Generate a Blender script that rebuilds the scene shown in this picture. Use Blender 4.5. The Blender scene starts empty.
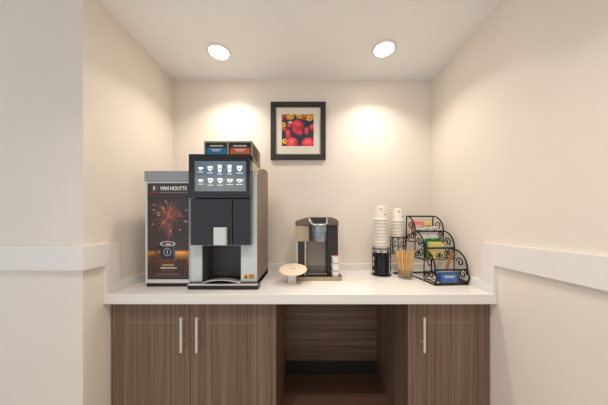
import bpy, bmesh, math, random
import numpy as np
from mathutils import Vector, Matrix

# ------------------------------------------------------------------ camera, world, exposure
sc = bpy.context.scene
K = 0.00814          # metres per pixel in the plane of the back wall
DB = 1.851           # camera to back wall
CZ = 1.276           # camera height
camd = bpy.data.cameras.new('camera')
cam = bpy.data.objects.new('camera', camd)
sc.collection.objects.link(cam)
cam.location = (0, -DB, CZ)
cam.rotation_euler = (math.radians(90), 0, 0)
camd.sensor_width = 36.0
camd.lens = (DB / K) / 608 * 36.0
camd.shift_x = -3 / 608
camd.shift_y = 20.5 / 608
camd.clip_start = 0.02
sc.camera = cam

w = bpy.data.worlds.new('daylight')
sc.world = w
w.use_nodes = True
bg = w.node_tree.nodes['Background']
bg.inputs['Color'].default_value = (0.87, 0.94, 1.0, 1)
bg.inputs['Strength'].default_value = 0.71

sc.view_settings.view_transform = 'Standard'
sc.view_settings.look = 'None'
sc.view_settings.gamma = 1
sc.view_settings.use_curve_mapping = False
sc.view_settings.exposure = 0.40
LAMP_W = 3.2
LAMP_COL = (1.0, 0.90, 0.80)

rnd = random.Random(7)

# ------------------------------------------------------------------ helpers
def px2x(px, y):
    return (px - 307) * K * (DB + y) / DB
def py2z(py, y):
    return CZ - (py - 223) * K * (DB + y) / DB

def lin(c):
    return tuple(((v / 255) / 12.92 if v / 255 <= 0.04045 else ((v / 255 + 0.055) / 1.055) ** 2.4) for v in c)

def mat(name, col, rough=0.5, metal=0.0, emit=0.0, trans=0.0, noise=0.0, nscale=40.0, bump=0.0, coat=0.0, alpha=1.0, ior=1.45, spec=None):
    """col in 0-255 sRGB; a faint procedural variation keeps every surface from being dead flat"""
    m = bpy.data.materials.new(name)
    m.use_nodes = True
    nt = m.node_tree
    p = nt.nodes['Principled BSDF']
    c = lin(col)
    p.inputs['Base Color'].default_value = (*c, 1)
    p.inputs['Roughness'].default_value = rough
    p.inputs['Metallic'].default_value = metal
    p.inputs['IOR'].default_value = ior
    p.inputs['Transmission Weight'].default_value = trans
    p.inputs['Coat Weight'].default_value = coat
    p.inputs['Alpha'].default_value = alpha
    if spec is not None:
        p.inputs['Specular IOR Level'].default_value = spec
    if emit:
        p.inputs['Emission Color'].default_value = (*c, 1)
        p.inputs['Emission Strength'].default_value = emit
    if noise or bump:
        tc = nt.nodes.new('ShaderNodeTexCoord')
        n = nt.nodes.new('ShaderNodeTexNoise')
        n.inputs['Scale'].default_value = nscale
        n.inputs['Detail'].default_value = 4
        nt.links.new(tc.outputs['Object'], n.inputs['Vector'])
        if noise:
            r = nt.nodes.new('ShaderNodeValToRGB')
            r.color_ramp.elements[0].position = 0.3
            r.color_ramp.elements[1].position = 0.7
            r.color_ramp.elements[0].color = (*[v * (1 - noise) for v in c], 1)
            r.color_ramp.elements[1].color = (*[min(1, v * (1 + noise)) for v in c], 1)
            nt.links.new(n.outputs['Fac'], r.inputs['Fac'])
            nt.links.new(r.outputs['Color'], p.inputs['Base Color'])
        if bump:
            b = nt.nodes.new('ShaderNodeBump')
            b.inputs['Strength'].default_value = bump
            b.inputs['Distance'].default_value = 0.002
            nt.links.new(n.outputs['Fac'], b.inputs['Height'])
            nt.links.new(b.outputs['Normal'], p.inputs['Normal'])
    return m

def wood(name, scale, c0, c1, c2, rough=0.42):
    m = bpy.data.materials.new(name)
    m.use_nodes = True
    nt = m.node_tree
    p = nt.nodes['Principled BSDF']
    p.inputs['Roughness'].default_value = rough
    tc = nt.nodes.new('ShaderNodeTexCoord')
    outs = []
    for k, (f, d) in enumerate(((1.0, 3), (0.28, 2))):
        mp = nt.nodes.new('ShaderNodeMapping')
        mp.inputs['Scale'].default_value = tuple(s * f for s in scale)
        mp.inputs['Location'].default_value = (3.1 * k, 1.7 * k, 0.4 * k)
        n = nt.nodes.new('ShaderNodeTexNoise')
        n.inputs['Scale'].default_value = 1
        n.inputs['Detail'].default_value = d
        n.inputs['Roughness'].default_value = 0.6
        nt.links.new(tc.outputs['Object'], mp.inputs['Vector'])
        nt.links.new(mp.outputs['Vector'], n.inputs['Vector'])
        outs.append(n.outputs['Fac'])
    mx = nt.nodes.new('ShaderNodeMix')
    mx.data_type = 'FLOAT'
    mx.inputs[0].default_value = 0.45
    nt.links.new(outs[0], mx.inputs[2])
    nt.links.new(outs[1], mx.inputs[3])
    r = nt.nodes.new('ShaderNodeValToRGB')
    e = r.color_ramp.elements
    e[0].position = 0.34; e[0].color = (*lin(c0), 1)
    e[1].position = 0.66; e[1].color = (*lin(c2), 1)
    k = e.new(0.5); k.color = (*lin(c1), 1)
    nt.links.new(mx.outputs[0], r.inputs['Fac'])
    nt.links.new(r.outputs['Color'], p.inputs['Base Color'])
    return m

def vcol_mat(name, rough=0.45, emit=0.0, coat=0.0):
    m = bpy.data.materials.new(name)
    m.use_nodes = True
    nt = m.node_tree
    p = nt.nodes['Principled BSDF']
    a = nt.nodes.new('ShaderNodeAttribute')
    a.attribute_name = 'ink'
    nt.links.new(a.outputs['Color'], p.inputs['Base Color'])
    p.inputs['Roughness'].default_value = rough
    p.inputs['Coat Weight'].default_value = coat
    if emit:
        nt.links.new(a.outputs['Color'], p.inputs['Emission Color'])
        p.inputs['Emission Strength'].default_value = emit
    return m

def obj(name, bm, m, parent=None, smooth=False, loc=None):
    me = bpy.data.meshes.new(name)
    bmesh.ops.recalc_face_normals(bm, faces=bm.faces)
    bm.to_mesh(me)
    bm.free()
    if m:
        me.materials.append(m)
    if smooth:
        for p in me.polygons:
            p.use_smooth = True
        try:
            me.set_sharp_from_angle(angle=math.radians(38))
        except Exception:
            pass
    o = bpy.data.objects.new(name, me)
    sc.collection.objects.link(o)
    if parent:
        o.parent = parent
        o.matrix_parent_inverse = Matrix.Translation(-Vector(parent.location)) if parent.type == 'EMPTY' else Matrix()
    if loc is not None:
        o.location = loc
    return o

def thing(name, label, cat, loc=(0, 0, 0), group=None):
    o = bpy.data.objects.new(name, None)
    sc.collection.objects.link(o)
    o.empty_display_size = 0.05
    o.location = loc
    o['label'] = label
    o['category'] = cat
    if group:
        o['group'] = group
    return o

def tag(o, label, cat, group=None):
    o['label'] = label
    o['category'] = cat
    if group:
        o['group'] = group
    return o

def struct(name, bm, m, label=None):
    o = obj(name, bm, m)
    o['kind'] = 'structure'
    if label:
        o['label'] = label
    return o

def box(x0, x1, y0, y1, z0, z1, bev=0.0, seg=2, bm=None):
    if bm is None:
        bm = bmesh.new()
    r = bmesh.ops.create_cube(bm, size=1.0)
    vs = r['verts']
    for v in vs:
        v.co = Vector((x0 + (v.co.x + .5) * (x1 - x0), y0 + (v.co.y + .5) * (y1 - y0), z0 + (v.co.z + .5) * (z1 - z0)))
    if bev > 0:
        es = list({e for v in vs for e in v.link_edges})
        bmesh.ops.bevel(bm, geom=es, offset=bev, segments=seg, affect='EDGES', profile=0.5)
    return bm

def prism(pts, axis, a, b, bev=0.0, bm=None):
    """polygon pts (2-D) extruded along axis from a to b. axis 'x': pts=(y,z); 'y': pts=(x,z); 'z': pts=(x,y)"""
    if bm is None:
        bm = bmesh.new()
    def mk(p, t):
        return {'x': (t, p[0], p[1]), 'y': (p[0], t, p[1]), 'z': (p[0], p[1], t)}[axis]
    v0 = [bm.verts.new(mk(p, a)) for p in pts]
    v1 = [bm.verts.new(mk(p, b)) for p in pts]
    f0 = bm.faces.new(v0)
    f1 = bm.faces.new(list(reversed(v1)))
    n = len(pts)
    for i in range(n):
        bm.faces.new((v0[i], v1[i], v1[(i + 1) % n], v0[(i + 1) % n]))
    if bev:
        bmesh.ops.recalc_face_normals(bm, faces=bm.faces)
        bmesh.ops.bevel(bm, geom=list(f0.edges) + list(f1.edges), offset=bev, segments=2, affect='EDGES', profile=0.5)
    return bm

def rrect(x0, x1, y0, y1, r, n=6):
    pts = []
    for cx, cy, a0 in ((x1 - r, y1 - r, 0), (x0 + r, y1 - r, 90), (x0 + r, y0 + r, 180), (x1 - r, y0 + r, 270)):
        for i in range(n + 1):
            a = math.radians(a0 + 90 * i / n)
            pts.append((cx + r * math.cos(a), cy + r * math.sin(a)))
    return pts

def lathe(profile, cx=0, cy=0, n=32, bm=None, close=False):
    """profile list of (r, z); r=0 ends are capped to a point"""
    if bm is None:
        bm = bmesh.new()
    rings = []
    for r, z in profile:
        if r <= 1e-6:
            rings.append([bm.verts.new((cx, cy, z))])
        else:
            rings.append([bm.verts.new((cx + r * math.cos(2 * math.pi * i / n), cy + r * math.sin(2 * math.pi * i / n), z)) for i in range(n)])
    seq = list(zip(rings, rings[1:]))
    if close:
        seq.append((rings[-1], rings[0]))
    for a, b in seq:
        for i in range(n):
            j = (i + 1) % n
            if len(a) == 1 and len(b) == 1:
                continue
            if len(a) == 1:
                bm.faces.new((a[0], b[i], b[j]))
            elif len(b) == 1:
                bm.faces.new((a[i], a[j], b[0]))
            else:
                bm.faces.new((a[i], a[j], b[j], b[i]))
    return bm

def tube(pts, r, n=8, closed=False, bm=None):
    if bm is None:
        bm = bmesh.new()
    P = [Vector(p) for p in pts]
    m = len(P)
    T = []
    for i in range(m):
        if closed:
            t = P[(i + 1) % m] - P[i - 1]
        else:
            t = P[min(i + 1, m - 1)] - P[max(i - 1, 0)]
        T.append(t.normalized())
    up = Vector((0, 0, 1)) if abs(T[0].z) < 0.9 else Vector((1, 0, 0))
    N = (up - T[0] * up.dot(T[0])).normalized()
    rings = []
    for i in range(m):
        N = (N - T[i] * N.dot(T[i]))
        N = N.normalized() if N.length > 1e-6 else T[i].orthogonal().normalized()
        B = T[i].cross(N)
        rings.append([bm.verts.new(P[i] + (N * math.cos(2 * math.pi * k / n) + B * math.sin(2 * math.pi * k / n)) * r) for k in range(n)])
    rng = range(m) if closed else range(m - 1)
    for i in rng:
        a, b = rings[i], rings[(i + 1) % m]
        for k in range(n):
            bm.faces.new((a[k], a[(k + 1) % n], b[(k + 1) % n], b[k]))
    if not closed:
        bm.faces.new(list(reversed(rings[0])))
        bm.faces.new(rings[-1])
    return bm

def ring_pts(cx, cy, z, r, n=28):
    return [(cx + r * math.cos(2 * math.pi * i / n), cy + r * math.sin(2 * math.pi * i / n), z) for i in range(n)]

def text(name, s, m, parent, cx, y, cz, width, height, bold=0.0, depth=0.0006):
    """flat lettering facing the room (-y), fitted to width x height and centred"""
    cu = bpy.data.curves.new(name, 'FONT')
    cu.body = s
    cu.offset = bold
    cu.align_x = 'CENTER'
    to = bpy.data.objects.new(name, cu)
    sc.collection.objects.link(to)
    bpy.context.view_layer.update()
    dg = bpy.context.evaluated_depsgraph_get()
    me = bpy.data.meshes.new_from_object(to.evaluated_get(dg))
    bpy.data.objects.remove(to)
    xs = [v.co.x for v in me.vertices]; ys = [v.co.y for v in me.vertices]
    bm = bmesh.new(); bm.from_mesh(me)
    bpy.data.meshes.remove(me)
    sx = width / (max(xs) - min(xs)); sy = height / (max(ys) - min(ys))
    mx = (max(xs) + min(xs)) / 2; my = (max(ys) + min(ys)) / 2
    for v in bm.verts:
        v.co = Vector((cx + (v.co.x - mx) * sx, y, cz + (v.co.y - my) * sy))
    r = bmesh.ops.extrude_face_region(bm, geom=list(bm.faces))
    for v in [g for g in r['geom'] if isinstance(g, bmesh.types.BMVert)]:
        v.co.y -= depth
    return obj(name, bm, m, parent)

def print_plane(name, img, x0, x1, z0, z1, y, m, parent, thick=0.001):
    """a printed sheet: img is HxWx3 sRGB 0-255, top row first"""
    H, W, _ = img.shape
    c = img / 255.0
    c = np.where(c <= 0.04045, c / 12.92, ((c + 0.055) / 1.055) ** 2.4)
    bm = bmesh.new()
    g = []
    for j in range(H):
        g.append([bm.verts.new((x0 + (x1 - x0) * i / (W - 1), y - thick, z1 - (z1 - z0) * j / (H - 1))) for i in range(W)])
    for j in range(H - 1):
        for i in range(W - 1):
            bm.faces.new((g[j][i], g[j + 1][i], g[j + 1][i + 1], g[j][i + 1]))
    nfront = H * W
    b = [bm.verts.new(p) for p in ((x0, y, z1), (x1, y, z1), (x1, y, z0), (x0, y, z0))]
    bm.faces.new(b)
    top = [g[0][i] for i in range(W)]; bot = [g[-1][i] for i in range(W)]
    lef = [g[j][0] for j in range(H)]; rig = [g[j][-1] for j in range(H)]
    bm.faces.new([b[0]] + top + [b[1]])
    bm.faces.new([b[3], b[2]] + bot[::-1])
    bm.faces.new([b[0], b[3]] + lef[::-1])
    bm.faces.new([b[1]] + rig + [b[2]])
    me = bpy.data.meshes.new(name)
    bm.normal_update()
    bm.to_mesh(me)
    bm.free()
    at = me.color_attributes.new('ink', 'FLOAT_COLOR', 'POINT')
    flat = np.ones((len(me.vertices), 4), dtype=np.float32)
    flat[:, :3] = 0.3
    flat[:nfront, :3] = c.reshape(-1, 3)
    at.data.foreach_set('color', flat.ravel())
    me.materials.append(m)
    o = bpy.data.objects.new(name, me)
    sc.collection.objects.link(o)
    if parent:
        o.parent = parent
        o.matrix_parent_inverse = Matrix.Translation(-Vector(parent.location)) if parent.type == 'EMPTY' else Matrix()
    return o

def dup(root, loc, label=None, group=None, rot=None):
    r = root.copy()
    sc.collection.objects.link(r)
    r.location = loc
    if rot is not None:
        r.rotation_euler = rot
    if label:
        r['label'] = label
    if group:
        r['group'] = group
    for ch in list(root.children):
        c = ch.copy()
        sc.collection.objects.link(c)
        c.parent = r
    return r

# ------------------------------------------------------------------ materials
M = {}
M['wall'] = mat('wall_paint', (240, 230, 218), 0.42, noise=0.012, nscale=3, bump=0.02)
M['ceil'] = mat('ceiling_paint', (248, 247, 246), 0.75, noise=0.01, nscale=4)
M['floor'] = wood('floor_planks', (1.2, 18, 1), (196, 188, 178), (208, 200, 190), (218, 210, 200), 0.5)
M['stone'] = mat('white_quartz', (240, 236, 231), 0.22, noise=0.015, nscale=220)
M['vwood'] = wood('walnut_laminate_upright_grain', (310, 40, 1.6), (86, 64, 51), (118, 92, 75), (150, 124, 103))
M['hwood'] = wood('walnut_laminate_level_grain', (1.6, 40, 150), (86, 64, 51), (118, 92, 75), (150, 124, 103))
M['fwood'] = wood('walnut_laminate_bottom', (1.6, 120, 40), (80, 58, 46), (108, 80, 64), (134, 104, 84))
M['dark'] = mat('dark_plinth', (44, 34, 29), 0.6)
M['steel'] = mat('brushed_nickel', (232, 229, 224), 0.42, 0.85)
M['frame'] = mat('black_wood_frame', (50, 46, 44), 0.45, noise=0.1, nscale=60)
M['mat'] = mat('cream_mat_board', (234, 226, 212), 0.85)
M['silver'] = mat('silver_plastic', (214, 219, 220), 0.38, 0.1)
M['silver_header'] = mat('silver_grey_lid', (160, 164, 168), 0.35, 0.35)
M['bronze'] = mat('taupe_side_panel', (128, 110, 94), 0.4, 0.2)
M['blackgl'] = mat('glossy_black_glass', (22, 22, 26), 0.08, coat=0.2, ior=1.5)
M['blackpl'] = mat('black_plastic', (34, 32, 32), 0.35)
M['greypl'] = mat('dark_grey_plastic', (92, 88, 86), 0.45)
M['cream'] = mat('cream_hopper', (226, 212, 190), 0.4)
M['rack_grey'] = mat('grey_box_stand', (150, 144, 138), 0.45)
M['white'] = mat('white_plastic', (238, 236, 232), 0.4)
M['white_print'] = mat('white_print', (240, 238, 232), 0.6)
M['red_print'] = mat('red_print', (190, 70, 50), 0.6)
M['grey_print'] = mat('grey_print', (150, 140, 132), 0.6)
M['blue_print'] = mat('blue_card', (24, 118, 168), 0.5)
M['orange_print'] = mat('orange_card', (196, 98, 62), 0.5)
M['dark_card'] = mat('dark_card', (44, 42, 44), 0.5)
M['brown_card'] = mat('brown_card_side', (112, 84, 60), 0.6)
M['yellow_print'] = mat('yellow_sticker', (236, 196, 40), 0.5)
M['ochre_print'] = mat('ochre_sticker', (196, 140, 66), 0.5)
M['ink'] = vcol_mat('printed_sheet', 0.35)
M['inkscreen'] = vcol_mat('lit_display', 0.2, emit=0.22)
M['icon'] = mat('lit_icon', (230, 240, 244), 0.3, emit=0.42)
M['iconred'] = mat('lit_red_icon', (190, 60, 60), 0.3, emit=0.5)
M['icondark'] = mat('dark_icon', (50, 60, 72), 0.3)
M['chrome'] = mat('chrome', (225, 225, 226), 0.12, 1.0)
M['steelblue'] = mat('brewer_steel', (150, 160, 170), 0.25, 0.6)
M['brewer_top'] = mat('brewer_taupe_plastic', (112, 98, 86), 0.35, 0.2)
M['brewer_grey'] = mat('brewer_grey_plastic', (150, 136, 126), 0.35, 0.3)
M['brewer_dark'] = mat('brewer_dark_plastic', (52, 45, 42), 0.3)
M['tank'] = mat('tinted_tank', (236, 216, 184), 0.08, trans=0.55, alpha=0.9)
M['tanktrim'] = mat('tank_trim', (206, 192, 172), 0.3, 0.5)
M['tan'] = mat('tan_tray', (176, 156, 130), 0.4, 0.2)
M['disc'] = mat('cream_disc', (240, 224, 196), 0.4)
M['cup'] = mat('white_paper_cup', (240, 234, 224), 0.6)
M['foil'] = mat('red_foil_lid', (186, 110, 96), 0.4)
M['wire'] = mat('black_wire', (32, 27, 25), 0.45, 0.4)
M['liner'] = mat('black_liner', (38, 38, 44), 0.22, 0.2)
M['glass'] = mat('clear_glass', (235, 240, 240), 0.03, trans=1.0)
M['stick'] = mat('birch_stick', (244, 206, 148), 0.6, noise=0.12, nscale=60)
M['stick2'] = mat('birch_stick_dark', (226, 176, 112), 0.6, noise=0.12, nscale=60)
M['pink'] = mat('pink_paper', (236, 138, 128), 0.6)
M['yel'] = mat('yellow_paper', (238, 212, 120), 0.6)
M['yel2'] = mat('pale_yellow_paper', (238, 216, 132), 0.6)
M['grn'] = mat('green_paper', (28, 130, 52), 0.6)
M['blu'] = mat('blue_paper', (72, 112, 182), 0.5)
M['whp'] = mat('white_paper', (232, 230, 224), 0.6)
M['kraft'] = mat('kraft_paper', (190, 128, 78), 0.6)
M['lens'] = mat('lamp_lens', (255, 244, 226), 0.4, emit=14.0)
M['hair'] = mat('pale_hairline', (152, 126, 106), 0.4)

# ------------------------------------------------------------------ the room
XL, XR, ZC = -1.091, 1.017, CZ + 143 * K
YF = -0.744                                # the face of the wall left of the alcove
struct('floor', box(-3.2, XR + .1, -5.0, .12, -.1, 0), M['floor'])
struct('ceiling', box(-3.2, XR + .1, -5.0, .12, ZC, ZC + .1), M['ceil'])
struct('wall_back', box(XL, XR, 0, .12, 0, ZC), M['wall'])
struct('wall_left', box(-3.2, XL, YF, .12, 0, ZC), M['wall'])
struct('wall_right', box(XR, XR + .1, -5.0, .12, 0, ZC), M['wall'])
struct('baseboard_left', box(-3.2, XL + .012, YF - .012, YF, 0, .1), M['stone'])
struct('baseboard_right', box(XR - .012, XR, -5.0, -.66, 0, .1), M['stone'])

TZ0, TZ1, TT = CZ - .227, CZ - .112, .018
YL0, YL1 = -.6345, -.5475
CT = CZ - .382                             # counter top
# left chair rail: band on the wall face, round the corner, and down to the counter
def side_rail(y_start):
    return [(y_start, TZ0), (YL0, TZ0), (YL0, CT + .053), (YL1, CT + .053), (YL1, TZ1), (y_start, TZ1)]
bm = prism(side_rail(YF - TT), 'x', XL, XL + TT)
box(-3.2, XL, YF - TT, YF, TZ0, TZ1, bm=bm)
struct('trim_1', bm, M['stone'])
struct('trim_2', prism(side_rail(-5.0), 'x', XR - TT, XR), M['stone'])

# ------------------------------------------------------------------ recessed ceiling lamps, plus added fill lamps in front
def downlight(x, y, label, power=LAMP_W):
    t = thing('recessed_ceiling_light', label, 'ceiling light', (x, y, ZC), 'recessed lights in the alcove ceiling')
    bm = lathe([(.062, ZC - .001), (.082, ZC - .001), (.082, ZC - .005), (.066, ZC - .008), (.062, ZC - .004)], x, y, 40, close=True)
    obj('trim_ring', bm, M['white'], t, True)
    obj('lens', lathe([(0, ZC - .004), (.0618, ZC - .004), (.0618, ZC - .001), (0, ZC - .001)], x, y, 40), M['lens'], t)
    ld = bpy.data.lights.new('lamp', 'AREA')
    ld.shape = 'DISK'
    ld.size = .12
    ld.energy = power
    ld.color = LAMP_COL
    ld.spread = math.radians(122)
    lo = bpy.data.objects.new('lamp_light', ld)
    sc.collection.objects.link(lo)
    lo.parent = t
    lo.location = (0, 0, -.012)
downlight(px2x(219, -.303), -.303, 'round recessed ceiling light on the left, above the coffee machine')
downlight(px2x(384, -.33), -.33, 'round recessed ceiling light on the right, above the paper cups')
downlight(-.40, -1.45, 'added unseen fill light in the room ceiling, in front of the alcove on the left', 4)  # added out-of-view lamp, fills the walls, cabinets and counter
downlight(.30, -1.45, 'added unseen fill light in the room ceiling, in front of the alcove on the right', 4)  # its added partner on the right, also out of view

# ------------------------------------------------------------------ cabinets
DY = -.592
ZT = CT - .053                             # underside of the worktop
def handle(parent, px, y0=-.592):
    yb = y0 - .034
    x = px2x(px, yb)
    z1, z0 = py2z(317.5, yb), py2z(352.5, yb)
    bm = tube([(x, yb, z0), (x, yb, z1)], .0072, 16)
    for z in (z1 - .022, z0 + .047):
        tube([(x, yb, z), (x, y0, z)], .0045, 12, bm=bm)
    return obj('handle', bm, M['steel'], parent, True)

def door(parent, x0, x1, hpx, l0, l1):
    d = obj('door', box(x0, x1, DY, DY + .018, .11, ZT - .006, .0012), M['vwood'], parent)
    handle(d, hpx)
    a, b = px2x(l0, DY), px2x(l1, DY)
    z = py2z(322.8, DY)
    obj('pale_line', box(a, b, DY - .0006, DY + .001, z - .0014, z + .0014), M['hair'], d)  # thin pale line across the upper door face
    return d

def cabinet(name, label, x0, x1):
    t = thing(name, label, 'cabinet', ((x0 + x1) / 2, -.3, 0), 'walnut base cabinets under the counter')
    bm = box(x0, x0 + .018, DY + .02, -.001, .1, ZT - .001)
    box(x1 - .018, x1, DY + .02, -.001, .1, ZT - .001, bm=bm)
    box(x0 + .018, x1 - .018, DY + .02, -.001, .1, .118, bm=bm)
    box(x0 + .018, x1 - .018, DY + .02, -.001, ZT - .019, ZT - .001, bm=bm)
    box(x0 + .018, x1 - .018, -.02, -.001, .118, ZT - .019, bm=bm)
    obj('carcass', bm, M['vwood'], t)
    obj('plinth', box(x0 + .002, x1 - .002, -.53, -.51, 0, .1), M['dark'], t)
    return t

XA, XB = px2x(271.3, DY), px2x(276, DY)
XC, XD = px2x(408, DY), px2x(414, DY)
c1 = cabinet('base_cabinet', 'wide walnut base cabinet with two doors below the coffee machine', XL + .004, XA - .001)
xm = px2x(190.6, DY)
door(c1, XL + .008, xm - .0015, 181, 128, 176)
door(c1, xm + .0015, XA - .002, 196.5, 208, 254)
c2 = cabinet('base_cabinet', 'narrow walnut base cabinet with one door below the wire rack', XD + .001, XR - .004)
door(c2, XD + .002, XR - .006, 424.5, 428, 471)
t = thing('open_cabinet', 'open walnut niche without doors between the two base cabinets', 'cabinet', ((XB + XC) / 2, -.3, 0))
obj('side_panel', box(XA, XB, DY, -.001, 0, ZT - .001, .001), M['vwood'], t)
obj('side_panel', box(XC, XD, DY, -.001, 0, ZT - .001, .001), M['vwood'], t)
obj('back_panel', box(XB, XC, -.02, -.004, .169, ZT - .001), M['hwood'], t)
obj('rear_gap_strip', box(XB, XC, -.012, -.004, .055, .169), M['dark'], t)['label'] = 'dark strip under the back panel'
obj('bottom_panel', box(XB, XC, DY + .01, -.012, .035, .055), M['fwood'], t)
obj('plinth', box(XB, XC, -.55, -.53, 0, .035), M['dark'], t)

# worktop with upstands
t = thing('countertop', 'white quartz countertop running wall to wall over the walnut cabinets', 'countertop', (0, -.3, ZT))
obj('slab', box(XL + .0005, XR - .0005, -.635, -.0005, ZT, CT, .002), M['stone'], t)
struct('trim_3', box(XL + .02, XR - .02, -.0185, -.0005, CT + .0002, CT + .052, .0012), M['stone'])
struct('trim_4', box(XL + .0005, XL + .0195, -.6345, -.0005, CT + .0002, CT + .052, .0012), M['stone'])
struct('trim_5', box(XR - .0195, XR - .0005, -.6345, -.0005, CT + .0002, CT + .052, .0012), M['stone'])

# ------------------------------------------------------------------ framed picture
def fruit_art():
    H = W = 96
    yy, xx = np.mgrid[0:H, 0:W]
    u = xx / (W - 1); v = yy / (H - 1)
    img = np.zeros((H, W, 3)); img[:] = (52, 54, 74)
    rr = np.random.RandomState(3)
    n = rr.rand(12, 12)
    def ns(f, sd):
        g = np.random.RandomState(sd).rand(f + 2, f + 2)
        a = u * f; b = v * f
        i = a.astype(int); j = b.astype(int); fa = a - i; fb = b - j
        return (g[j, i] * (1 - fa) + g[j, i + 1] * fa) * (1 - fb) + (g[j + 1, i] * (1 - fa) + g[j + 1, i + 1] * fa) * fb
    def blob(cx, cy, rx, ry, c, hi, soft=.12):
        d = np.sqrt(((u - cx) / rx) ** 2 + ((v - cy) / ry) ** 2)
        a = np.clip((1 - d) / soft, 0, 1)[..., None]
        t = np.clip(1 - np.sqrt(((u - cx + rx * .2) / rx) ** 2 + ((v - cy + ry * .35) / ry) ** 2), 0, 1)[..., None]
        col = np.array(c) * (1 - t) + np.array(hi) * t
        img[:] = img * (1 - a) + col * a
    for k in range(16):                       # yellow and orange flowers along the top and left
        blob(rr.rand(), rr.rand() * .16, .06 + .05 * rr.rand(), .05 + .03 * rr.rand(), (196, 110, 40), (250, 200, 80), .5)
    for cx, cy in ((.88, .13), (.04, .33), (.1, .85), (.55, .06), (.3, .07)):
        blob(cx, cy, .11, .1, (236, 176, 50), (250, 214, 110), .3)
        blob(cx, cy, .035, .03, (150, 84, 36), (160, 90, 40))
    for cx, cy, r in ((.02, .1, .1), (.7, .1, .07), (.96, .42, .12), (.08, .48, .09), (.24, .36, .08)):
        blob(cx, cy, r, r, (176, 46, 50), (236, 96, 84), .3)
    blob(.2, .65, .1, .2, (190, 44, 66), (236, 92, 110), .3)
    blob(.78, .52, .09, .14, (190, 48, 70), (240, 110, 122), .3)
    blob(.5, .4, .19, .25, (214, 40, 72), (252, 96, 104))
    blob(.56, .58, .12, .1, (212, 46, 76), (240, 90, 104), .3)
    blob(.33, .92, .2, .2, (214, 44, 64), (250, 130, 110))
    blob(.83, .92, .22, .2, (216, 42, 66), (250, 112, 108))
    blob(.27, .26, .1, .05, (220, 150, 150), (250, 220, 210), .5)
    img[:] *= (.86 + .28 * ns(10, 5))[..., None]
    return np.clip(img, 0, 255)
y0 = -.022
t = thing('framed_picture', 'square black framed picture of red fruit hanging on the back wall', 'picture', (px2x(298, 0), 0, CZ + .77))
x0, x1, z0, z1 = px2x(270.5, y0), px2x(325.8, y0), py2z(159.3, y0), py2z(101.5, y0)
fw = 5.2 * K
bm = bmesh.new()
box(x0, x1, y0, -.001, z0, z0 + fw, .002, bm=bm); box(x0, x1, y0, -.001, z1 - fw, z1, .002, bm=bm)
box(x0, x0 + fw, y0, -.001, z0 + fw, z1 - fw, .002, bm=bm); box(x1 - fw, x1, y0, -.001, z0 + fw, z1 - fw, .002, bm=bm)
obj('picture_frame', bm, M['frame'], t)
obj('mat_board', box(x0 + fw, x1 - fw, -.012, -.001, z0 + fw, z1 - fw), M['mat'], t)
print_plane('print', fruit_art(), px2x(281.8, -.012), px2x(313.6, -.012), py2z(146, -.012), py2z(114.3, -.012), -.012, M['ink'], t)

# ------------------------------------------------------------------ bean-to-cup coffee machine
FY = -.485
t = thing('coffee_machine', 'tall black and silver coffee machine with a lit touch screen on the counter', 'coffee machine', (-.5, -.28, CT))
side = [(-.105, CT + .004), (FY, CT + .004), (FY, 1.560)]
side += [(FY + .015 + (.35) * k / 10, 1.578 + .086 * math.sin(math.pi / 2 * (k / 10) ** .8)) for k in range(11)]
side += [(-.105, 1.655)]
obj('side_panel', prism(side, 'x', -.312, -.300, .002), M['bronze'], t)
inner = [(p[0] if p[0] > -.33 else -.33, p[1] - .002) for p in side]
inner = [(-.105, CT + .004), (-.33, CT + .004), (-.33, 1.62), (-.2, 1.65), (-.105, 1.653)]
obj('body', prism(inner, 'x', -.700, -.312), M['silver'], t)
ax = lambda px: px2x(px, FY)
az = lambda py: py2z(py, FY)
bm = box(-.700, ax(202), FY, -.33, CT + .03, 1.58)
box(ax(241), -.312, FY, -.33, CT + .03, 1.58, bm=bm)
box(-.312, -.300, FY - .001, FY, CT + .03, 1.57, bm=bm)
box(ax(202), ax(241), FY, -.33, az(245.5), 1.58, bm=bm)
obj('front_frame', bm, M['silver'], t)
obj('cup_bay', box(ax(202), ax(241), -.345, -.3305, CT + .03, az(245.5)), M['greypl'], t)
bm = bmesh.new()
for i in range(9):
    box(px2x(217 + i * 1.55, -.36), px2x(218.1 + i * 1.55, -.36), -.3462, -.345, py2z(273.9, -.36), py2z(273.1, -.36), bm=bm)
obj('bay_marking', bm, M['grey_print'], t)
obj('bay_lining', box(ax(202), ax(202) + .004, FY + .004, -.345, CT + .03, az(245.5)), M['greypl'], t)
obj('bay_lining', box(ax(241) - .004, ax(241), FY + .004, -.345, CT + .03, az(245.5)), M['greypl'], t)
obj('machine_base', box(-.700, -.300, FY + .004, -.09, CT, CT + .03), M['blackpl'], t)
obj('bean_hopper', box(-.66, -.362, -.42, -.10, 1.60, 1.694, .006), M['cream'], t)
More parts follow.
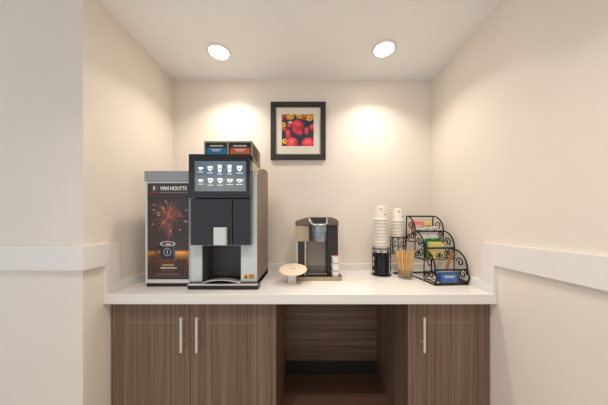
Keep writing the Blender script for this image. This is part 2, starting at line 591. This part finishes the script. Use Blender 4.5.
# touch screen door
PY = -.5475
hx = lambda px: px2x(px, PY)
hz = lambda py: py2z(py, PY)
head = obj('screen_housing', box(hx(188.6), hx(250.2), PY, FY - .001, hz(198), hz(154), .0012, 2), M['blackgl'], t)
def screen_img():
    H, W = 40, 60
    v, u = np.mgrid[0:H, 0:W]
    v = v / (H - 1); u = u / (W - 1)
    a = np.array((98, 116, 134)); b = np.array((122, 130, 132)); c = np.array((84, 100, 128))
    k = np.clip((v - .45) / .12, 0, 1)[..., None]  # greyer lower half: a room reflection painted into the display colour
    img = a * (1 - k) + b * k
    img = img * (1 - .18 * np.abs(u - .45)[..., None]) + 0 * c
    return img
scr = print_plane('touch_screen', screen_img(), hx(194.8), hx(246), hz(191.3), hz(161.2), PY, M['inkscreen'], t)
yi = PY - .0014
def icon(cx, cy, kind, red=False):
    wd, hg = {'small': (4.6, 3.0), 'mug': (5.0, 5.0), 'tall': (4.2, 7.4), 'heart': (5.8, 5.6), 'flat': (6.0, 3.6)}[kind]
    pts = []
    X, Z = hx(cx), hz(cy)
    w2 = wd / 2 * .00573; h2 = hg / 2 * .00573
    if kind == 'tall':
        pts = [(-w2, h2), (w2, h2), (w2 * .7, -h2), (-w2 * .7, -h2)]
    elif kind == 'heart':
        pts = [(-w2, h2), (w2, h2), (w2 * .8, -h2 * .2), (w2 * .3, -h2), (-w2 * .3, -h2), (-w2 * .8, -h2 * .2)]
    else:
        pts = [(-w2, h2), (w2, h2)] + [(w2 * math.cos(a), h2 - 2 * h2 * math.sin(a)) for a in [math.pi * k / 10 for k in range(1, 10)]]
    pts = [(X + p[0], Z + p[1]) for p in pts]
    bm = prism(pts, 'y', yi, yi + .0005)
    box(X - w2 * 1.15, X + w2 * 1.15, yi, yi + .0005, Z - h2 - .012, Z - h2 - .009, bm=bm)
    if kind in ('mug', 'small', 'flat'):
        tube([(X + w2 * .9, yi, Z + h2 * .7), (X + w2 * 1.35, yi, Z + h2 * .5), (X + w2 * 1.3, yi, Z - h2 * .1), (X + w2 * .7, yi, Z - h2 * .3)], .0008, 5, bm=bm)
    o = obj('drink_icon', bm, M['icon'], scr)
    if kind in ('heart', 'mug', 'tall', 'flat'):
        m = M['iconred'] if red else M['icondark']
        obj('icon_mark', prism([(X + .0045 * math.cos(a), Z + .0045 * math.sin(a)) for a in [2 * math.pi * k / 10 for k in range(10)]], 'y', yi - .0006, yi - .0001), m, scr)
for cx, k in zip((200.6, 210.0, 219.8, 229.6, 239.6), ('small', 'mug', 'tall', 'tall', 'heart')):
    icon(cx, 168.6, k, k == 'tall' and cx > 225)
for cx, k in zip((200.6, 210.4, 220.0, 229.8, 239.6), ('small', 'mug', 'mug', 'flat', 'flat')):
    icon(cx, 180.8, k)
# lower doors of the head
obj('front_door', box(hx(190), hx(232), PY + .006, FY - .001, hz(245.3), hz(198.4), .003), M['blackgl'], t)
obj('front_door', box(hx(232.4), hx(250), PY + .006, FY - .001, hz(245.3), hz(198.4), .003), M['blackgl'], t)
sy = -.575
obj('spout', box(px2x(213.3, sy), px2x(225.6, sy), sy, PY + .0055, py2z(245.4, sy), py2z(227.4, sy), .003), M['silver'], t)
# drip tray
ty = -.5553
tr = obj('drip_tray', prism([(ty + .006, CT + .002), (ty, CT + .026), (FY + .003, CT + .031), (FY + .003, CT + .002)], 'x', px2x(187, ty), px2x(258, ty), .001), M['blackpl'], t)
obj('tray_lip', box(px2x(187.5, ty), px2x(257.5, ty), ty - .002, ty + .02, CT + .026, CT + .032, .001), M['steel'], tr)
bm = bmesh.new()
xa, xb = px2x(203, -.52), px2x(240, -.52)
N = 20
for i in range(N):
    u0, u1 = i / N, (i + 1) / N
    za = CT + .033 + .020 * math.sin(math.pi * u0) ** .7; zb = CT + .033 + .020 * math.sin(math.pi * u1) ** .7
    vs = [(xa + (xb - xa) * u0, -.535, za), (xa + (xb - xa) * u1, -.535, zb), (xa + (xb - xa) * u1, -.49, zb + .001), (xa + (xb - xa) * u0, -.49, za + .001)]
    lo = [bm.verts.new((a, b, c - .004)) for a, b, c in vs]; hi = [bm.verts.new(q) for q in vs]
    bm.faces.new(hi); bm.faces.new(lo[::-1])
    for k in range(4):
        bm.faces.new((lo[k], lo[(k + 1) % 4], hi[(k + 1) % 4], hi[k]))
obj('cup_grille', bm, M['steel'], tr)
# sticker on the right column
yk = FY - .0006
st = obj('warning_sticker', box(ax(243.4), ax(248.6), yk, FY, az(278.6), az(274.2)), M['yellow_print'], t)
tx, tz = ax(246), az(276.6)
obj('warning_triangle', prism([(tx - .010, tz - .009), (tx + .010, tz - .009), (tx, tz + .010)], 'y', yk - .0006, yk), M['blackpl'], st)
obj('warning_sticker', box(ax(249), ax(254.4), yk, FY, az(278.6), az(274.2)), M['ochre_print'], t)

# ------------------------------------------------------------------ cabinet unit with the poster
UY = -.494
ux = lambda px: px2x(px, UY)
uz = lambda py: py2z(py, UY)
t = thing('side_unit', 'silver side cabinet with dark coffee poster, left of the coffee machine', 'machine cabinet', (-.83, -.29, CT))
obj('body', box(ux(145.3), -.7015, UY, -.08, uz(283.2), uz(181), .002), M['silver'], t)
obj('lid', box(ux(144.8), -.7015, UY - .006, -.08, uz(181.6), uz(171), .004), M['silver_header'], t)
obj('unit_base', box(ux(145.8), -.7015, UY + .008, -.085, CT, uz(283.2)), M['dark'], t)
def poster_img():
    S = 4
    W, H = 42 * S, 96 * S
    yy, xx = np.mgrid[0:H, 0:W]
    X = xx / S; Y = yy / S
    img = np.zeros((H, W, 3)); 
    top = np.array((58, 50, 52)); mid = np.array((66, 50, 50))
    k = np.clip(Y / 66, 0, 1)[..., None]
    img[:] = top * (1 - k) + mid * k
    def mix(a, c):
        a = np.clip(a, 0, 1)[..., None]
        img[:] = img * (1 - a) + np.array(c, float) * a
    rr = np.random.RandomState(11)
    cx, cy = 21.5, 32
    mix(.45 * np.exp(-(((X - cx) / 11) ** 2 + ((Y - cy) / 12) ** 2)), (120, 62, 50))
    def seg(x0, y0, x1, y1, w, c, a):
        dx, dy = x1 - x0, y1 - y0
        L2 = dx * dx + dy * dy + 1e-9
        t_ = np.clip(((X - x0) * dx + (Y - y0) * dy) / L2, 0, 1)
        d = np.hypot(X - x0 - t_ * dx, Y - y0 - t_ * dy)
        mix(a * np.exp(-(d / w) ** 2), c)
    for i in range(46):
        a = rr.rand() * 2 * math.pi
        r0 = rr.rand() * 7 + 1; r1 = r0 + 3 + rr.rand() * 9
        seg(cx + r0 * math.cos(a), cy + r0 * math.sin(a), cx + r1 * math.cos(a), cy + r1 * math.sin(a) * 1.05, .32, (206, 112, 84), .6)
    for i in range(14):
        a = rr.rand() * 2 * math.pi; r = 8 + rr.rand() * 10
        seg(cx + r * math.cos(a), cy + r * math.sin(a), cx + (r + 1.6) * math.cos(a), cy + (r + 1.6) * math.sin(a), .5, (246, 196, 168), .9)
    mix(.9 * np.exp(-(((X - cx) / 2.2) ** 2 + ((Y - cy) / 2.8) ** 2)), (226, 108, 78))
    for i in range(6):
        x_ = 20 + i * .9
        seg(x_, 40, x_ + rr.randn() * 1, 50 + rr.rand() * 7, .3, (214, 120, 84), .6)
    # table top with warm light
    tb = 1 / (1 + np.exp(-(Y - 67.5) * 2.2))
    mix(tb, (196, 116, 48))
    mix(tb * np.exp(-((X - 33) / 8) ** 2 - ((Y - 69) / 5) ** 2), (250, 178, 84))
    mix(np.clip((Y - 70) / 11, 0, 1) ** .8, (66, 42, 34))
    mix(tb * .75 * np.exp(-((X - 8) / 9) ** 2 - ((Y - 74) / 3) ** 2), (60, 36, 26))
    # mug
    ins = (np.abs(X - 20.4) < 7.4) & (Y > 60) & (Y < 76)
    mix((ins & ~((Y > 73.5) & (np.abs(X - 20.4) > 6.2))).astype(float), (34, 34, 38))
    mix(((np.abs(X - 26.6) < .9) & (Y > 62) & (Y < 73)).astype(float) * .6, (120, 126, 138))
    d = np.hypot((X - 11.6) / 4, (Y - 67.5) / 4.2)
    mix(np.exp(-((d - .85) / .17) ** 2) * (X < 14.5), (34, 32, 34))
    e = ((X - 20.4) / 7.8) ** 2 + ((Y - 60.3) / 2.6) ** 2
    mix((e < 1).astype(float), (206, 204, 206)); mix((e < .62).astype(float), (96, 66, 56))
    mix((((X - 21) / 3) ** 2 + ((Y - 60.8) / .8) ** 2 < 1).astype(float), (226, 196, 176))
    r = np.hypot(X - 20, Y - 68.6)
    mix(np.exp(-((r - 3.6) / .5) ** 2), (170, 176, 188)); 
    mix(((np.abs(X - 20) < .5) & (np.abs(Y - 68.6) < 2)).astype(float), (210, 214, 222))
    # beans
    for i in range(9):
        bx, by = 30 + rr.rand() * 9, 75 + rr.rand() * 3
        mix((((X - bx) / 1.5) ** 2 + ((Y - by) / .8) ** 2 < 1).astype(float), (70, 36, 24))
    # gold frame and small print
    g = (((np.abs(X - 3.5) < .2) | (np.abs(X - 38) < .2)) & (Y > 81.5) & (Y < 93)) | (((np.abs(Y - 81.5) < .2) | (np.abs(Y - 93) < .2)) & (X > 3.5) & (X < 38))
    mix(g * .7, (134, 98, 56))
    def dashes(yc, h, x0, x1, c, a):
        x_ = x0
        while x_ < x1:
            L = .9 + rr.rand() * 1.6
            mix(((X > x_) & (X < min(x_ + L, x1)) & (np.abs(Y - yc) < h)).astype(float) * a, c)
            x_ += L + .35
    dashes(81.4, .8, 15, 26.5, (220, 176, 96), .9)
    dashes(84.4, .7, 13, 29.5, (232, 226, 216), .85)
    dashes(87.2, .45, 15, 27, (150, 104, 70), .6)
    dashes(90.6, .6, 9, 33, (150, 134, 126), .6)
    return np.clip(img, 0, 255)
ps = print_plane('poster', poster_img(), ux(147.6), -.7045, uz(279.3), uz(183.2), UY, M['ink'], t)
yp = UY - .0011
text('poster_lettering', 'VAN HOUTTE', M['white_print'], ps, ux(173.6), yp, uz(188.4), 27.0 * .00597, 4.1 * .00597, .045)
text('logo_numeral', '1', M['white_print'], ps, ux(154.3), yp, uz(188.4), 1.6 * .00597, 3.9 * .00597, .02)
bm = bmesh.new()
lx0, lx1, lz0, lz1 = ux(152.2), ux(158.4), uz(191), uz(185.8)
for a in ((lx0, lx1, lz0, lz0 + .0012), (lx0, lx1, lz1 - .0012, lz1), (lx0, lx0 + .0012, lz0, lz1), (lx1 - .0012, lx1, lz0, lz1)):
    box(a[0], a[1], yp - .0006, yp, a[2], a[3], bm=bm)
box(ux(156), ux(157), yp - .0006, yp, uz(189.8), uz(188.9), bm=bm); box(ux(156), ux(157), yp - .0006, yp, uz(187.9), uz(187), bm=bm)
obj('logo_box', bm, M['grey_print'], ps)
bm = bmesh.new()
x = 150.2
while x < 158.6:
    box(ux(x), ux(x + 1.1), yp - .0006, yp, uz(193.0), uz(192.1), bm=bm); x += 1.5
obj('red_tagline', bm, M['red_print'], ps)
bm = bmesh.new()
x = 159.8
while x < 186.4:
    L = .8 + rnd.random()
    box(ux(x), ux(x + L), yp - .0006, yp, uz(193.0), uz(192.1), bm=bm); x += L + .4
obj('white_tagline', bm, M['grey_print'], ps)

# ------------------------------------------------------------------ box stand with two boxes on top of the machine
SY0, SY1 = -.37, -.11
SZ0, SZ1 = 1.695, py2z(141, SY0)
sx = lambda px: px2x(px, SY0)
t = thing('box_stand', 'grey two-slot box stand on top of the coffee machine', 'stand', (-.51, -.24, SZ0))
bm = box(sx(204), sx(252), SY0, SY1, SZ1 - .011, SZ1, .001)
box(sx(204), sx(252), SY0, SY1, SZ0, SZ0 + .006, bm=bm)
for a, b in ((204, 205.3), (226.8, 228.8), (250.8, 252)):
    box(sx(a), sx(b), SY0 + .0005, SY1, SZ0 + .006, SZ1 - .011, bm=bm)
obj('stand_frame', bm, M['rack_grey'], t)
obj('stand_side', box(sx(252), sx(252) + .002, SY0 + .03, SY1 - .09, SZ0 + .02, SZ1 - .008), M['brown_card'], t)['label'] = 'brown printed side'
for a, b, m, col in ((205.6, 226.5, 'blue_print', 'blue'), (229.1, 250.5, 'orange_print', 'orange')):
    bx_ = thing('drink_box', f'dark drink box with {col} front band in the box stand', 'box', ((sx(a) + sx(b)) / 2, -.25, SZ0 + .006), 'boxes in the stand on the coffee machine')
    z0, z1 = SZ0 + .0065, SZ1 - .0125
    obj('carton', box(sx(a), sx(b), SY0 + .006, SY1 - .005, z0, z1, .001), M['dark_card'], bx_)
    zb = z1 - .030
    bd = obj('colour_band', box(sx(a + .6), sx(b - .6), SY0 + .0052, SY0 + .006, z0 + .012, zb), M[m], bx_)
    bm = bmesh.new()
    x = a + 4
    while x < b - 4.5:
        box(sx(x), sx(x + 1.0), SY0 + .0046, SY0 + .006, z1 - .021, z1 - .013, bm=bm); x += 1.35
    obj('brand_marks', bm, M['white_print'], bx_)
    bm = bmesh.new()
    for zz, n in ((zb - .010, 5.5), (zb - .020, 4.0)):
        x = (a + b) / 2 - n
        while x < (a + b) / 2 + n - .8:
            box(sx(x), sx(x + .9), SY0 + .0042, SY0 + .0052, zz - .003, zz + .002, bm=bm); x += 1.25
    obj('small_print', bm, M['white_print'], bd)

# ------------------------------------------------------------------ single-cup brewer on its tray
tz0 = CT
t = thing('tray', 'shallow tan tray under the single-cup brewer and the pods', 'tray', (.075, -.22, tz0))
bm = prism(rrect(-.086, .236, -.355, -.07, .03), 'z', tz0, tz0 + .007)
obj('tray_floor', bm, M['tan'], t)
outer = rrect(-.086, .236, -.355, -.07, .03); inn = rrect(-.078, .228, -.347, -.078, .024)
bm = bmesh.new()
rings = []
for pts, z in ((outer, tz0 + .007), (outer, tz0 + .026), (inn, tz0 + .026), (inn, tz0 + .007)):
    rings.append([bm.verts.new((p[0], p[1], z)) for p in pts])
for i in range(4):
    a, b = rings[i], rings[(i + 1) % 4]
    for k in range(len(a)):
        j = (k + 1) % len(a)
        bm.faces.new((a[k], a[j], b[j], b[k]))
obj('tray_rim', bm, M['tan'], t, True)

BF = -.315
BZ = tz0 + .0075
kx = lambda px, y=BF: px2x(px, y)
kz = lambda py, y=BF: py2z(py, y)
t = thing('coffee_brewer', 'grey single-cup pod coffee brewer with side water tank on tan tray', 'coffee brewer', (.07, -.2, BZ))
prof = [(295.2, 225.5), (295.2, 222), (297, 220.4), (303, 218.4), (309, 217.0), (331, 217.0), (336, 218.8), (338.4, 220.6), (339, 225.5)]
obj('top_cover', prism([(kx(a), kz(b)) for a, b in prof], 'y', BF, -.09, .003), M['brewer_top'], t, True)
obj('rear_body', box(kx(305), kx(338.6), -.2, -.09, BZ, kz(225.6), .004), M['brewer_grey'], t)
obj('right_pillar', box(kx(327.4), kx(338.8), -.284, -.2005, BZ, kz(225.6), .006, 3), M['brewer_dark'], t)
obj('column_panel', box(kx(306), kx(327.2), -.214, -.2005, kz(269), kz(242), .003), M['brewer_grey'], t)
tk = obj('water_tank', box(kx(295.6), kx(309), BF + .006, -.1, kz(241.5), kz(225.8), .004), M['tank'], t)
obj('tank_lower', box(kx(298), kx(304.6), BF + .006, -.1, BZ + .01, kz(241.7), .003), M['brewer_dark'], t)
bm = box(kx(296.4), kx(297.9), BF + .004, -.1, BZ, kz(241.6))
box(kx(304.7), kx(306), BF + .002, -.2, BZ, kz(241.6), bm=bm)
obj('tank_trim', bm, M['tanktrim'], t)
obj('tank_foot', box(kx(297.9), kx(304.7), BF + .006, -.1, BZ, BZ + .01), M['brewer_dark'], t)
obj('head_block', box(kx(309.1), kx(327.3), BF + .012, -.2, kz(241), kz(225.8), .003), M['brewer_dark'], t)
cxh, cyh = kx(319.4, -.31), -.295
rh = 7.9 * .0067
bm = lathe([(0, kz(241.2)), (rh * .86, kz(241.2)), (rh * .9, kz(240.8)), (rh * .92, kz(232.6)), (rh, kz(232.2)), (rh * 1.02, kz(225.8)), (0, kz(225.8))], cxh, cyh, 40)
obj('brew_head', bm, M['steelblue'], t, True)
hp = [(308.6, 217.6), (309.6, 220.4), (311.6, 223.4), (314, 224.6), (325, 224.6), (326.8, 223.2), (327.2, 218.6)]
obj('lift_handle', tube([(kx(a, -.35), -.353 if 1 <= i <= 5 else -.318, kz(b, -.35)) for i, (a, b) in enumerate(hp)], .0068, 10), M['chrome'], t, True)
obj('control_panel', prism([(kx(a), kz(b)) for a, b in ((311.5, 218), (325.8, 218), (325, 222.8), (313.8, 222.8))], 'y', BF - .012, BF + .001), M['brewer_dark'], t)
d = obj('drip_tray', box(kx(306.4), kx(327.2), -.328, -.215, BZ, BZ + .030, .003), M['blackpl'], t)
bm = bmesh.new()
for i in range(9):
    x = kx(307.4) + i * .0152
    box(x, x + .009, -.32, -.225, BZ + .030, BZ + .033, bm=bm)
obj('drip_grate', bm, M['chrome'], d)

# pods stacked on the tray
py_ = -.314
def pod(z, top):
    labs = {0: 'white coffee pod at the bottom of the stack beside the brewer', 1: 'white coffee pod in the middle of the stack beside the brewer', 2: 'white coffee pod with red foil lid on top of the stack'}
    t = thing('coffee_pod', labs[top], 'coffee pod', (px2x(335.5, py_ - .01), py_ - .004, z), 'coffee pods stacked beside the brewer')
    h = .0515
    bm = lathe([(0, z), (.021, z), (.0225, z + .002), (.0268, z + h - .006), (.0305, z + h - .004), (.0305, z + h - .001), (0, z + h - .001)], t.location.x, t.location.y, 28)
    obj('pod_cup', bm, M['white'], t, True)
    obj('foil_lid', lathe([(0, z + h - .001), (.0272, z + h - .001), (.0272, z + h - .0003), (0, z + h - .0003)], t.location.x, t.location.y, 28), M['foil'], t)
for k in range(3):
    pod(tz0 + .0075 + k * .0517, k)

# ------------------------------------------------------------------ round tilted disc on a block stand
t = thing('pedestal_disc', 'round cream disc tilted on a short white block in front of the brewer', 'display disc', (px2x(292, -.40), -.385, CT))
obj('block_stem', prism([(-.405, CT), (-.405, CT + .072), (-.365, CT + .081), (-.365, CT)], 'x', px2x(288.2, -.4), px2x(296, -.4)), M['white'], t)
cz_ = CT + .0875
Rm = Matrix.Translation((px2x(293, -.41), -.405, cz_)) @ Matrix.Rotation(math.radians(13), 4, 'X')
bm = lathe([(0, -.004), (.086, -.004), (.0885, -.001), (.0885, .002), (.086, .004), (0, .004)], 0, 0, 48)
bm.transform(Rm)
dd = obj('disc', bm, M['disc'], t, True)
bm = bmesh.new()
for i in range(4):
    box(-.018 + i * .0095, -.012 + i * .0095, -.004, .003, .004, .0046, bm=bm)
bm.transform(Rm)
obj('printed_mark', bm, M['brown_card'], dd)

# ------------------------------------------------------------------ paper cups, upside down, nested
def cup_mesh(h, rr, rb):
    return lathe([(rr - .002, .0), (rr + .002, .0), (rr + .0058, .0035), (rr + .0036, .007), (rr - .002, .0078), (rb + .001, h - .004), (rb, h), (rb - .003, h), (rb - .004, h - .006), (0, h - .006)], 0, 0, 36)
def cup_stack(x, y, z0, n, dz, sc_, lean, where, group):
    base = None
    for k in range(n):
        if k == n - 1:
            lab = f'white paper cup topmost of the {where}'
        elif k == 0:
            lab = f'white paper cup lowest of the {where}'
        else:
            lab = f'white upside-down paper cup nested inside the {where}'
        lx = x + lean * k * dz + rnd.uniform(-.0008, .0008)
        if base is None:
            bm = cup_mesh(.106 * sc_, .0470 * sc_, .0335 * sc_)
            base = obj('paper_cup', bm, M['cup'], None, True)
            base.location = (lx, y, z0)
            o = base
            tag(o, lab, 'cup', group)
        else:
            o = base.copy(); sc.collection.objects.link(o)
            o.location = (lx, y, z0 + k * dz)
            tag(o, lab, 'cup', group)
        if k == n - 1:
            for (a, zz, L) in ((-112, .074, 4), (-62, .036, 3)):
                bm = bmesh.new()
                for i in range(L):
                    an = math.radians(a + i * 5.5)
                    r = (.0455 - .0125 * (zz / .106)) * sc_ + .0008
                    tube([(r * math.cos(an), r * math.sin(an), zz * sc_), (r * math.cos(an), r * math.sin(an), (zz + .008) * sc_)], .0016, 5, bm=bm)
                mk = obj('printed_mark', bm, M['brown_card'])
                mk.parent = o
LX, LY = .5475, -.180
cup_stack(LX - .001, LY, 1.062, 11, .0236, 1.0, -.035, 'tall left stack of cups', 'cups in the left stack')
RX, RY = .686, -.137
cup_stack(RX, RY, 1.052, 11, .0236, .94, .0, 'shorter right stack of cups', 'cups in the right stack')

def scroll(cx, cz, r, a0, turns, n=22):
    pts = []
    for i in range(n + 1):
        u = i / n
        a = a0 + turns * 2 * math.pi * u
        rr_ = r * (1 - .75 * u)
        pts.append((cx + rr_ * math.cos(a), cz + rr_ * math.sin(a)))
    return pts
def wire_basket(name, label, x, y, z0, z1, r, liner, stem):
    t = thing(name, label, 'cup holder', (x, y, CT), 'black wire cup holders')
    zm = z0 + (z1 - z0) * .5
    for z, rw in ((z1, .0036), (z0 + .004, .0036), (zm, .0026)):
        obj('ring', tube(ring_pts(x, y, z, r), rw, 8, True), M['wire'], t, True)
    for k in range(8):
        a = 2 * math.pi * (k + .5) / 8
        obj('upright', tube([(x + r * math.cos(a), y + r * math.sin(a), z0 + .003), (x + r * math.cos(a), y + r * math.sin(a), z1)], .0026, 6), M['wire'], t, True)
    for k in range(8):
        for za, zb in ((z0, zm), (zm, z1)):
            a = 2 * math.pi * k / 8
            hh = (zb - za) * .34
            pts = [(p[0] - .2 * hh, p[1]) for p in scroll(0, 0, hh, math.pi / 2, .9, 14)]
            obj('scroll', tube([(x + (r + .001) * math.cos(a + p[0] / r), y + (r + .001) * math.sin(a + p[0] / r), (za + zb) / 2 + p[1]) for p in pts], .0022, 5), M['wire'], t, True)
    for k in range(4):
        a = math.pi * k / 4
        obj('base_wire', tube([(x - r * math.cos(a), y - r * math.sin(a), z0 + .003), (x + r * math.cos(a), y + r * math.sin(a), z0 + .003)], .0016, 6), M['wire'], t, True)
    if liner:
        obj('black_liner', lathe([(0, z0 + .006), (.053, z0 + .006), (.053, z0 + .075), (.0555, z0 + .078), (.0555, z0 + .084), (.053, z0 + .087), (.053, liner - .006), (.0555, liner - .003), (.0555, liner), (0, liner)], x, y, 36), M['liner'], t, True)
    if stem:
        bm = tube([(x + .012, y, CT + .004), (x + .012, y, z0 + .003)], .004, 10)
        lathe([(0, CT), (.045, CT), (.045, CT + .004), (0, CT + .007)], x + .012, y, 28, bm=bm)
        obj('stand', bm, M['wire'], t, True)
    return t
wire_basket('cup_holder', 'black wire holder with dark liner standing under the tall left cup stack', LX, LY, CT, 1.092, .0635, 1.061, False)
wire_basket('cup_holder', 'raised black scrollwork wire basket around the right cup stack', RX, RY, 1.045, 1.172, .0535, None, True)

# ------------------------------------------------------------------ stir sticks in a clear cup
GX, GY = px2x(405, -.27), -.272
obj_g = obj('stirrer_cup', lathe([(0, CT), (.040, CT), (.042, CT + .003), (.051, CT + .060), (.0495, CT + .060), (.040, CT + .010), (0, CT + .008)], GX, GY, 36), M['glass'], None, True)
tag(obj_g, 'small clear tumbler holding the wooden stir sticks', 'cup')
k = 0
base = [None, None]
cells = []
for i in range(-5, 6):
    for j in range(-5, 6):
        bx_ = (i + .5 * (j % 2)) * .0088; by_ = j * .0084
        if math.hypot(bx_, by_) < .0345:
            cells.append((bx_, by_))
for (bx_, by_) in cells:
    q = k % 2
    h = .176 + rnd.uniform(-.006, .008)
    if base[q] is None:
        base[q] = box(-.0040, .0040, -.0012, .0012, 0, .18, .0009, 2)
        o = obj('stir_stick', base[q], M['stick' if q == 0 else 'stick2'], None)
        base[q] = o
    else:
        o = base[q].copy(); sc.collection.objects.link(o)
    o.location = (GX + bx_, GY + by_, CT + .0125)
    f = .95
    o.rotation_euler = (math.atan(-by_ * f / .18), math.atan(bx_ * f / .18), 0)
    o.scale = (1, 1, h / .18)
    tag(o, 'pale wooden stir stick fanned out in the clear tumbler', 'stir stick', 'wooden stir sticks in the tumbler')
    k += 1

# ------------------------------------------------------------------ three-tier wire rack
OX, OY, ANG = .781, -.463, math.radians(5)
def R(u, v, z):
    return (OX + u * math.cos(ANG) - v * math.sin(ANG), OY + u * math.sin(ANG) + v * math.cos(ANG), z)
W_ = .210
vA, zA, vB, zB, vC, zC = .33, 1.327, .215, 1.218, .108, 1.110
zD = .988
t = thing('wire_rack', 'three-tier black scrollwork wire rack of packets beside the right wall', 'rack', R(.1, .15, CT))
wr = .0050
for v, z in ((vA, zA), (vB, zB), (vC, zC), (0, zD), (0, CT + .005), (.35, CT + .005)):
    obj('cross_bar', tube([R(0, v, z), R(W_, v, z)], .0056, 8), M['wire'], t, True)
for u in (0, W_):
    bm = bmesh.new()
    tube([R(u, 0, CT + .004), R(u, .35, CT + .004)], wr, 8, bm=bm)
    tube([R(u, .35, CT + .004), R(u, vA, zA)], wr, 8, bm=bm)
    tube([R(u, 0, CT + .004), R(u, -.018, (CT + zD) / 2), R(u, 0, zD)], wr, 8, bm=bm)
    for (va, za, vb, zb) in ((vA, zA, vB, zB), (vB, zB, vC, zC), (vC, zC - .01, -.002, zD)):
        n = 14
        pts = []
        for i in range(n + 1):
            a = math.pi / 2 * i / n
            pts.append(R(u, va - (va - vb) * math.sin(a), zb + (za - zb) * math.cos(a)))
        tube(pts, wr, 8, bm=bm)
        tube([R(u, va, za), R(u, va + .004, zb - .075)], wr * .8, 6, bm=bm)
        tube([R(u, va + .004, zb - .075), R(u, vb, zb - .075)], wr * .8, 6, bm=bm)
        if zb - .075 > CT + .02:
            tube([R(u, vb, zb - .075), R(u, vb, zb)], wr * .8, 6, bm=bm)
    obj('side_frame', bm, M['wire'], t, True)
    for (va, za, vb, zb) in ((vA, zA, vB, zB), (vB, zB, vC, zC), (vC, zC - .01, 0, zD)):
        for (cv, cz2, rr_, a0, tr_) in ((vb + .032, zb - .034, .031, math.pi, -1.25), (vb + .058, zb + .036, .031, 0, 1.2), (va - .022, zb - .045, .024, math.pi / 2, 1.2)):
            obj('scroll', tube([R(u, p[0], p[1]) for p in scroll(cv, cz2, rr_, a0, tr_, 20)], wr * .8, 6), M['wire'], t, True)
def tier_floor(v0, v1, z):
    bm = bmesh.new()
    for k in range(6):
        u = W_ * (k + .5) / 6
        tube([R(u, v0, z), R(u, v1, z)], .0016, 6, bm=bm)
    for v in (v0, v1):
        tube([R(0, v, z), R(W_, v, z)], .0022, 6, bm=bm)
    obj('tier_floor', bm, M['wire'], t, True)
F3, F2, F1 = zB - .026, zC - .075, CT + .012
tier_floor(vB, vA, F3); tier_floor(vC, vB, F2); tier_floor(.004, vC, F1)
for k in range(3):
    for sgn in (1, -1):
        obj('front_scroll', tube([R(W_ * (k + .5) / 3 + sgn * p[0] + sgn * .012, vC - .002, p[1]) for p in scroll(0, zC - .05, .018, math.pi / 2, 1.1, 18)], .0028, 6), M['wire'], t, True)

def packet(m, u, v, z, w_, h, lab, cat, group, th=.0022, tilt=0.0, roll=0.0, mark=None):
    bm = box(-w_ / 2, w_ / 2, -th / 2, th / 2, 0, h, .0008, 1)
    # crimped ends, slightly pillowed middle
    for vv in bm.verts:
        s_ = math.sin(math.pi * min(1, max(0, vv.co.z / h)))
        vv.co.y *= (.5 + .9 * s_)
    o = obj('sweetener_packet', bm, M[m])
    o.location = R(u, v, z)
    o.rotation_euler = (tilt, roll, ANG)
    tag(o, lab, cat, group)
    if mark:
        bm = box(-w_ * .34, w_ * .34, -th * .85, -th * .74, h * .62, h * .72)
        box(-w_ * .28, w_ * .28, -th * .85, -th * .74, h * .48, h * .54, bm=bm)
        p = obj('printed_mark', bm, M[mark], o)
        p.matrix_parent_inverse = Matrix()
    return o
# top tier
for k in range(6):
    packet('pink', .066, vA - .022 - k * .0062, F3 + .002, .078, .098 - k * .001, 'pink sweetener packet standing in the top tier of the wire rack', 'packet', 'pink packets in the top tier', tilt=-.08, mark='whp')
for k in range(6):
    packet('yel', .138, vA - .022 - k * .0062, F3 + .002, .052, .096 - k * .001, 'yellow sweetener packet standing in the top tier of the wire rack', 'packet', 'yellow packets in the top tier', tilt=-.08, mark='kraft')
for k in range(9):
    packet('whp', .034 + (k % 3) * .060, vB + .012 + (k // 3) * .008, F3 + .002, .052, .050 - (k // 3) * .004 + .004 * (k % 3), 'white sugar packet at the front of the top tier of the wire rack', 'packet', 'white packets in the top tier', tilt=-.06, mark='grey_print')
# middle tier
for k in range(6):
    packet('whp', .045 + (k % 2) * .075, vB - .018 - (k // 2) * .006, F2 + .002, .062, .158 - (k // 2) * .003, 'tall white and blue sachet at the back of the middle tier', 'packet', 'white sachets in the middle tier', mark='blu')
for k in range(6):
    packet('grn', .072 + (k % 2) * .062, vB - .040 - (k // 2) * .006, F2 + .002, .055, .132 - (k // 2) * .003, 'green packet in the middle tier behind the pale yellow packets', 'packet', 'green packets in the middle tier')
for k in range(5):
    packet('yel2', .098 + (k % 2) * .004, vC + .014 + k * .0068, F2 + .002, .100, .100 + k * .003, 'pale yellow packet at the front of the middle tier', 'packet', 'pale yellow packets in the middle tier', mark='whp')
# front tier
for k in range(4):
    packet('blu', .103, .012 + k * .012, F1 + .002, .108, .056, 'wide blue packet with white marking in the front tier of the rack', 'packet', 'blue packets in the front tier', th=.006, tilt=-.1, mark='whp')
packet('kraft', .110, .078, F1 + .002, .020, .190, 'narrow brown paper sachet leaning to the right in the front tier', 'packet', None, th=.004, tilt=-.05, roll=.37)
packet('whp', .110, .064, F1 + .002, .075, .062, 'white packet behind the blue packets in the front tier', 'packet', None, th=.005, tilt=-.1, mark='grey_print')
